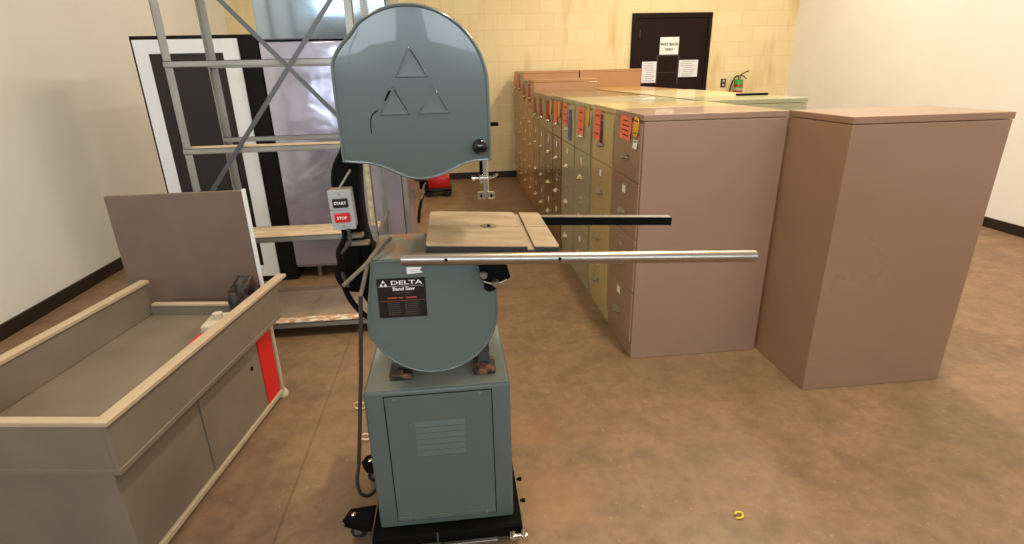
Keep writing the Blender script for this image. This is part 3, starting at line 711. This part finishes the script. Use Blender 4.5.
def caster(px, py, z, pts):
    bm = bmesh.new(); add_poly_prism(bm, pts, z-.006, z)
    add_poly_prism(bm, [(p[0]*.9+px*.1, p[1]*.9+py*.1) for p in pts], z-.030, z-.0061)
    pl = bob('outrigger_plate', bm, 'black')
    bm = bmesh.new(); add_lathe(bm, (px,py,z), (0,0,1), [(0,.010),(.004,.010),(.007,.006)], 14); bob('pivot_bolt', bm, 'chrome', pl, 40)
    bm = bmesh.new(); zc = .03
    for s in (-1,1): add_poly_prism(bm, [(px+.01-.012,py+s*.016-.001),(px+.01+.012,py+s*.016-.001),(px+.01+.012,py+s*.016+.001),(px+.01-.012,py+s*.016+.001)], zc-.004, z-.030)
    add_box(bm, px-.016, px+.036, py-.02, py+.02, z-.033, z-.030)
    fk = bob('caster_fork', bm, 'steel')
    bm = bmesh.new(); add_lathe(bm, (px+.012,py-.011,zc), (0,1,0), [(0,.022),(.003,.029),(.019,.029),(.022,.022)], 24); bob('caster_wheel', bm, 'rubber', fk, 40)
caster(-.425, 1.522, .098, [(-.460,1.500),(-.440,1.552),(-.352,1.560),(-.352,1.462),(-.395,1.470)])
caster(-.405, 1.80, .098, [(-.440,1.795),(-.425,1.835),(-.352,1.85),(-.352,1.74),(-.42,1.765)])
caster(.205, 1.83, .098, [(.24,1.82),(.22,1.86),(.156,1.87),(.156,1.78),(.20,1.79)]) if False else None
for x, y in ((.11,1.50),(.11,1.90),(-.30,1.92)):
    bm = bmesh.new(); add_cyl(bm, (x,y,0), (x,y,.012), .016, bev=.002); add_cyl(bm, (x,y,.01), (x,y,.064), .006); bob('levelling_foot', bm, 'rubber', smooth=40)

# ------------------------------------------------------------------ shelving rack
K = thing('shelving_rack', 'galvanised steel shelving rack with cross braces and board decks left of the saw', 'shelf', (-.91,3.45,0))
def kob(name, bm, m, parent=None, smooth=None):
    bmesh.ops.translate(bm, vec=(.91,-3.45,0), verts=bm.verts); return obj(name, bm, m, parent or K, smooth)
xl, xr, yf, yb = -1.47, -.485, 3.155, 3.74
for (x, sx) in ((xl,1),(xr,-1)):
    for (y, sy) in ((yf,1),(yb,-1)):
        bm = bmesh.new()
        add_box(bm, min(x,x+sx*.042), max(x,x+sx*.042), min(y,y+sy*.003), max(y,y+sy*.003), 0, 2.35)
        add_box(bm, min(x,x-sx*-.003), max(x,x-sx*-.003), min(y,y+sy*.04), max(y,y+sy*.04), 0, 2.35)
        kob('upright', bm, 'galv')
for z, deck in ((1.61,None),(1.165,'strip'),(.645,'deck'),(.085,'deck_dirty')):
    for y in (yf-.004, 3.40 if deck == 'deck' else yb-.030):
        bm = bmesh.new(); add_box(bm, xl, xr, y, y+.003, z-.015, z+.015); add_box(bm, xl, xr, y, y+.034, z-.016, z-.013); add_box(bm, xl, xr, y, y+.010, z+.012, z+.015)
        kob('beam', bm, 'galv')
    if deck == 'deck':
        for x in (xl, xr-.003):
            bm = bmesh.new(); add_box(bm, x, x+.003, yf, yb, z-.015, z+.010); kob('end_rail', bm, 'galv')
    if deck:
        bm = bmesh.new(); add_box(bm, xl+.01, xr-.01, yf+.004, {'strip':yf+.10,'deck':3.395}.get(deck, yb-.034), z-.012, z+.017, .001)
        kob('board_deck', bm, 'deck' if deck == 'strip' else deck)
        if deck == 'deck_dirty':
            bm = bmesh.new(); add_box(bm, xl+.01, xr-.01, yf+.002, yf+.075, z+.0172, z+.024, .001); kob('front_board', bm, 'torn')
            bm = bmesh.new(); add_box(bm, xl+.003, xr-.003, yb-.033, yb-.0305, z-.015, z+.045, .0005); kob('rear_lip', bm, 'chrome')
    else:
        for q in range(3):
            x = xl+.2+q*.25
bm = bmesh.new()
def add_strap(bm, p, q, y, w=.024):
    p, q = Vector((p[0],y,p[1])), Vector((q[0],y,q[1])); d = (q-p).normalized(); n = Vector((-d.z,0,d.x))*w/2; e = Vector((0,.003,0))
    add_ring_stack(bm, [[c+n, c-n, c-n+e, c+n+e] for c in (p,q)])
add_strap(bm, (-.49,2.02), (-1.465,.820), yf-.010); kob('cross_brace', bm, 'brace')
bm = bmesh.new(); add_strap(bm, (-1.465,2.29), (-.49,1.175), yf-.014); kob('cross_brace', bm, 'brace')
# rolled paper/tape wound on the near right upright
bm = bmesh.new(); add_box(bm, xr-.034, xr-.008, yf-.004, yf-.001, .70, 1.12, .0005); kob('tape_strip', bm, mat('yellowed_tape', (206,186,140), .6, col2=(150,140,120), vscale=20), K)

# ------------------------------------------------------------------ stainless refrigerator behind the rack
F = thing('refrigerator', 'tall stainless steel refrigerator behind the shelving rack', 'refrigerator', (-.85,4.55,0))
def fob(name, bm, m, parent=None, smooth=None):
    bmesh.ops.translate(bm, vec=(.85,-4.55,0), verts=bm.verts); return obj(name, bm, m, parent or F, smooth)
fob('cabinet_body', box(-1.31,-.385,4.23,4.95,.10,2.25,.006,2), 'stainless')
bm = bmesh.new(); add_box(bm, -1.308,-.42,4.20,4.225,.12,1.765,.012,3); fd = fob('door', bm, 'stainless', smooth=40)
bm = bmesh.new(); add_box(bm, -1.308,-.42,4.20,4.225,1.775,2.245,.010,3); fob('top_panel', bm, mat('blue_tinted_steel', (168,188,204), .16, metal=.8, bump=.15, bscale=2.5, stretch=(.6,1,3)), smooth=40)  # bluish daylight reflection put into the panel's colour; same steel as the door
bm = bmesh.new(); add_box(bm, -1.306,-.39,4.222,4.231,1.762,1.778); fob('door_seam', bm, 'black')
bm = bmesh.new(); add_box(bm, -.417,-.383,4.19,4.228,.10,2.245,.004,2); fob('edge_trim', bm, 'galv')
bm = bmesh.new(); add_box(bm, -.70,-.655,4.165,4.20,1.25,1.60,.008,2); add_box(bm, -.69,-.665,4.14,4.168,1.27,1.58,.008,2); fob('door_handle', bm, 'stainless', smooth=40)
for x in (-1.28,-1.15,-.43):
    for y in (4.27,4.9):
        if x == -1.28 and y == 4.27: continue
        bm = bmesh.new(); add_lathe(bm, (x,y,0), (0,0,1), [(0,.022),(.02,.022),(.022,.017),(.10,.019)], 14); fob('leg', bm, 'steel', smooth=40)

# black upright cooler with a white door strip
Q = thing('display_cooler', 'black upright cooler with a white strip, left of the stainless refrigerator', 'cooler', (-1.75,4.6,0))
def qob(name, bm, m, parent=None, smooth=None):
    bmesh.ops.translate(bm, vec=(1.75,-4.6,0), verts=bm.verts); return obj(name, bm, m, parent or Q, smooth)
qob('cabinet_body', box(-2.15,-1.318,4.22,4.95,.0,1.815,.006,2), 'cooler_black')
bm = bmesh.new(); add_box(bm, -1.555,-1.448,4.205,4.222,.05,1.79,.002); add_box(bm, -2.13,-2.04,4.205,4.222,.05,1.79,.002); add_box(bm, -2.04,-1.555,4.205,4.222,1.70,1.79,.002); add_box(bm, -2.04,-1.555,4.205,4.222,.05,.14,.002)
qob('door_frame', bm, 'cooler_white')
qob('door_glass', box(-2.04,-1.555,4.208,4.221,.14,1.70), 'gloss_black')
bm = bmesh.new(); add_box(bm, -1.63,-1.61,4.17,4.20,.8,1.1,.004); add_box(bm, -1.628,-1.612,4.195,4.21,.81,.83); add_box(bm, -1.628,-1.612,4.195,4.21,1.07,1.09); qob('door_handle', bm, 'chrome')

# ------------------------------------------------------------------ steel work table at left
ca = math.radians(-8)
T = thing('work_table', 'brownish steel work table with raised rim and a red end panel', 'work table', (-.946,2.487,0), ca)
def tbx(name, bm, m, parent=None, smooth=None): return obj(name, bm, m, parent or T, smooth)
bm = bmesh.new(); add_box(bm, -.55, 0, -1.05, 0, .035, .47, .003); lb = tbx('cabinet_body', bm, 'bench_steel')
bm = bmesh.new()                                       # open tray
add_box(bm, -.57, .075, -1.10, -.01, .455, .475, .002)
add_box(bm, .060, .075, -1.10, -.01, .475, .63, .002); add_box(bm, -.57, -.555, -1.10, -.01, .475, .63, .002)
add_box(bm, -.555, .060, -.025, -.01, .475, .52, .002); add_box(bm, -.555, .060, -1.10, -1.085, .475, .63, .002)
tray = tbx('tray', bm, 'bench_steel')
bm = bmesh.new(); add_box(bm, .048, .090, -1.11, .07, .630, .646, .002); add_box(bm, -.585, -.543, -1.11, 0, .630, .646, .002); add_box(bm, -.543, .048, -.03, 0, .520, .532, .002); add_box(bm, -.543, .048, -1.11, -1.08, .630, .646, .002)
tbx('rim', bm, 'bench_rim')
tbx('red_panel', box(0, .004, -.150, -.025, .045, .425, .001), 'red_panel')
bm = bmesh.new(); add_box(bm, 0, .006, -.62, -.170, .06, .43, .002); dr = tbx('door', bm, 'bench_steel')
bm = bmesh.new(); add_cyl(bm, (.006,-.235,.30), (.0075,-.235,.30), .011, n=14); tbx('lock_hole', bm, 'black', dr)
bm = bmesh.new(); add_box(bm, 0, .010, -.020, 0, .035, .455); tbx('corner_strip', bm, 'bench_rim')
bm = bmesh.new(); add_box(bm, -.01, .012, -1.05, -.02, .030, .055, .003); tbx('bottom_rail', bm, 'bench_rim')
for x, y in ((-.01,.01),(-.51,.01),(-.01,-1.0),(-.51,-1.0)):
    bm = bmesh.new(); add_lathe(bm, (x,y,0), (0,0,1), [(0,.028),(.018,.030),(.030,.022),(.045,.012)], 16); tbx('foot', bm, 'beige', smooth=40)
# things lying in the tray
bm = bmesh.new(); bmesh.ops.create_icosphere(bm, subdivisions=4, radius=1)
from mathutils import noise as mn
for v in bm.verts:
    n = mn.noise(v.co*1.8)*.32 + mn.noise(v.co*5)*.14
    v.co = Vector((v.co.x*.062*(1+n), v.co.y*.080*(1+n), max(v.co.z*.105*(1+n), -.09)*1.15+.1035))
bag = obj('crumpled_bag', bm, 'bag', smooth=60); bag.location = (-.988,2.385,.476); tag(bag, 'crumpled dark red and black bag in the work table tray', 'bag')
bm = bmesh.new(); add_box(bm, -.05,.05,-.07,.07,0,.11,.012,3); add_cyl(bm, (0,0,.11),(0,0,.135),.02)
o = obj('beige_bottle', bm, 'beige', smooth=40); o.location = (-1.035,2.19,.476); tag(o, 'squat beige container beside the crumpled bag in the tray', 'container')
bm = bmesh.new(); add_box(bm, -.04,.04,-.05,.05,0,.085,.006,2); add_box(bm, -.042,.042,-.052,.052,.085,.10,.004)
o = obj('red_box', bm, 'red', smooth=40); o.location = (-1.03,2.02,.476); tag(o, 'small red box in the tray nearest the camera', 'box')

# upright sheet standing behind the table
P_ = thing('metal_sheet', 'brown-grey metal sheet with a pale edge standing behind the work table', 'panel', (-1.4,2.69,0))
obj('sheet_face', box(-.25,.372,-.012,.012,0,1.03,.002), 'sheet', P_)
obj('edge_strip', box(.372,.384,-.014,.014,0,1.035,.002), 'cooler_white', P_)

# ------------------------------------------------------------------ red machine in the far aisle
J = thing('floor_jack', 'red wheeled floor jack with a dark handle in the far aisle', 'jack', (-.26,7.25,0))
bm = bmesh.new(); add_box(bm, -.16,.17,-.16,.16,.11,.26,.02,2); add_ring_stack(bm, [[(-.14,-.12,.26),(.13,-.12,.26),(.13,.12,.26),(-.14,.12,.26)],[(-.08,-.08,.36),(.05,-.08,.36),(.05,.08,.36),(-.08,.08,.36)]]); obj('body', bm, 'machine_red', J, 40)
for x in (-.12,.13):
    for y in (-.15,.15):
        bm = bmesh.new(); add_lathe(bm, (x-.0,y-.03,.055), (0,1,0), [(0,.045),(.01,.055),(.05,.055),(.06,.045)], 20); obj('wheel', bm, 'rubber', J, 40)
bm = bmesh.new(); add_box(bm, -.17,.19,-.18,.18,.06,.11,.01); obj('skid', bm, 'rubber', J)
bm = bmesh.new(); add_tube(bm, [(-.10,-.14,.24),(-.155,-.40,.22),(-.13,-.65,.20),(-.17,-1.05,.12),(-.18,-1.45,.022)], .018, 8); hd = obj('handle', bm, 'black', J, 50)
bm = bmesh.new(); add_tube(bm, [(-.10,-.20,.26),(-.12,-.42,.25),(-.15,-.60,.225),(-.14,-.80,.19),(-.165,-.98,.155)], .012, 8); obj('grip_sleeve', bm, 'steel', hd, 50)
bm = bmesh.new(); add_box(bm, -.21,-.10,-.46,-.38,.17,.27,.01); obj('linkage', bm, 'black', hd)

# ------------------------------------------------------------------ bits on the floor
bm = bmesh.new(); add_tube(bm, [(-.012,.006,.006),(0,.010,.010),(.012,.004,.012),(.014,-.006,.008),(.004,-.012,.005),(-.014,-.011,.0035)], .0035, 6)
o = obj('yellow_scrap', bm, mat('yellow_scrap', (232,200,40), .5), smooth=60); o.location = (.950,1.437,0); tag(o, 'tiny curled yellow scrap on the bare concrete floor', 'scrap')
for (x, y, lab, s) in ((-.532,2.30,'pale hoop of strap on the floor behind the saw, farther from the caster',1.),(-.466,2.05,'pale hoop of strap on the floor just behind the rear caster',.9)):
    bm = bmesh.new(); P = [(s*.027*math.cos(a), -.012*math.sin(a), .030+s*.027*math.sin(a)) for a in [math.radians(q) for q in range(20, 345, 25)]]
    add_tube(bm, P, .0035, 6, 3); o = obj('strap_hoop', bm, mat('pale_strap', (226,200,160), .6), smooth=60); o.location = (x,y,0); tag(o, lab, 'strap', 'pale strap hoops on the floor')

# ------------------------------------------------------------------ light
def area(name, loc, sx, sy, power, col, rot=(0,0,0)):
    l = bpy.data.lights.new(name, 'AREA'); l.shape = 'RECTANGLE'; l.size = sx; l.size_y = sy; l.energy = power; l.color = col
    o = bpy.data.objects.new(name, l); C.objects.link(o); o.location = loc; o.rotation_euler = rot; return o
warm = (1., .86, .66)
fx = mat('lamp_tube', (255,240,214), .4, emit=3.)
def fixture(x, y, p, lab):
    t = thing('ceiling_lamp', lab, 'lamp', (x,y,H-.5), 0, 'long ceiling lamps out of the frame')
    obj('housing', box(-.08,.08,-.62,.62,.01,.06,.01), 'galv', t)
    obj('tube', (lambda b: (add_cyl(b, (0,-.6,-.01), (0,.6,-.01), .018), b)[1])(bmesh.new()), fx, t)
    area('lamp_light', (x,y,H-.54), .16, 1.2, p, warm)
for (x, y, p) in ((2.7,6.3,62),(-1.5,6.2,20),(4.4,6.2,26),(2.5,3.9,92),(-1.5,1.6,36),(1.1,1.8,84),(3.9,1.6,30)):
    fixture(x, y, p, 'long tube lamp hanging from the ceiling over the %s %s of the room' % (('far' if y > 6 else 'middle' if y > 3 else 'near'), 'left' if x < 0 else ('right' if x > 3.5 else 'centre')))
for a, b in WX:  # daylight lamps added outside the unseen windows
    area('window_daylight', ((a+b)/2, Y0-.25, (wz0+wz1)/2), b-a, wz1-wz0, 85, (.80,.90,1.), (PI/2,0,0))

w = bpy.data.worlds.new('World'); bpy.context.scene.world = w; w.use_nodes = True
w.node_tree.nodes['Background'].inputs[0].default_value = (.75,.86,1,1); w.node_tree.nodes['Background'].inputs[1].default_value = 2.

# ------------------------------------------------------------------ camera
f, yaw, pitch, roll = 539.125, .0986125, .3573568, -.0235004
fw = Vector((math.sin(yaw)*math.cos(pitch), math.cos(yaw)*math.cos(pitch), -math.sin(pitch)))
rt = Vector((math.cos(yaw), -math.sin(yaw), 0)); upv = rt.cross(fw)
c, s = math.cos(roll), math.sin(roll)
r2 = rt*c+upv*s; u2 = upv*c-rt*s
cam = bpy.data.cameras.new('Camera'); co_ = bpy.data.objects.new('Camera', cam); C.objects.link(co_)
cam.sensor_fit = 'HORIZONTAL'; cam.sensor_width = 36; cam.lens = f*36/1024; cam.clip_start = .05; cam.clip_end = 100
mtx = Matrix((( r2.x,u2.x,-fw.x,0),(r2.y,u2.y,-fw.y,0),(r2.z,u2.z,-fw.z,1.54),(0,0,0,1)))
co_.matrix_world = mtx
sc = bpy.context.scene; sc.camera = co_
sc.view_settings.view_transform = 'Standard'; sc.view_settings.look = 'None'; sc.view_settings.gamma = 1.; sc.view_settings.use_curve_mapping = False
sc.view_settings.exposure = 0.
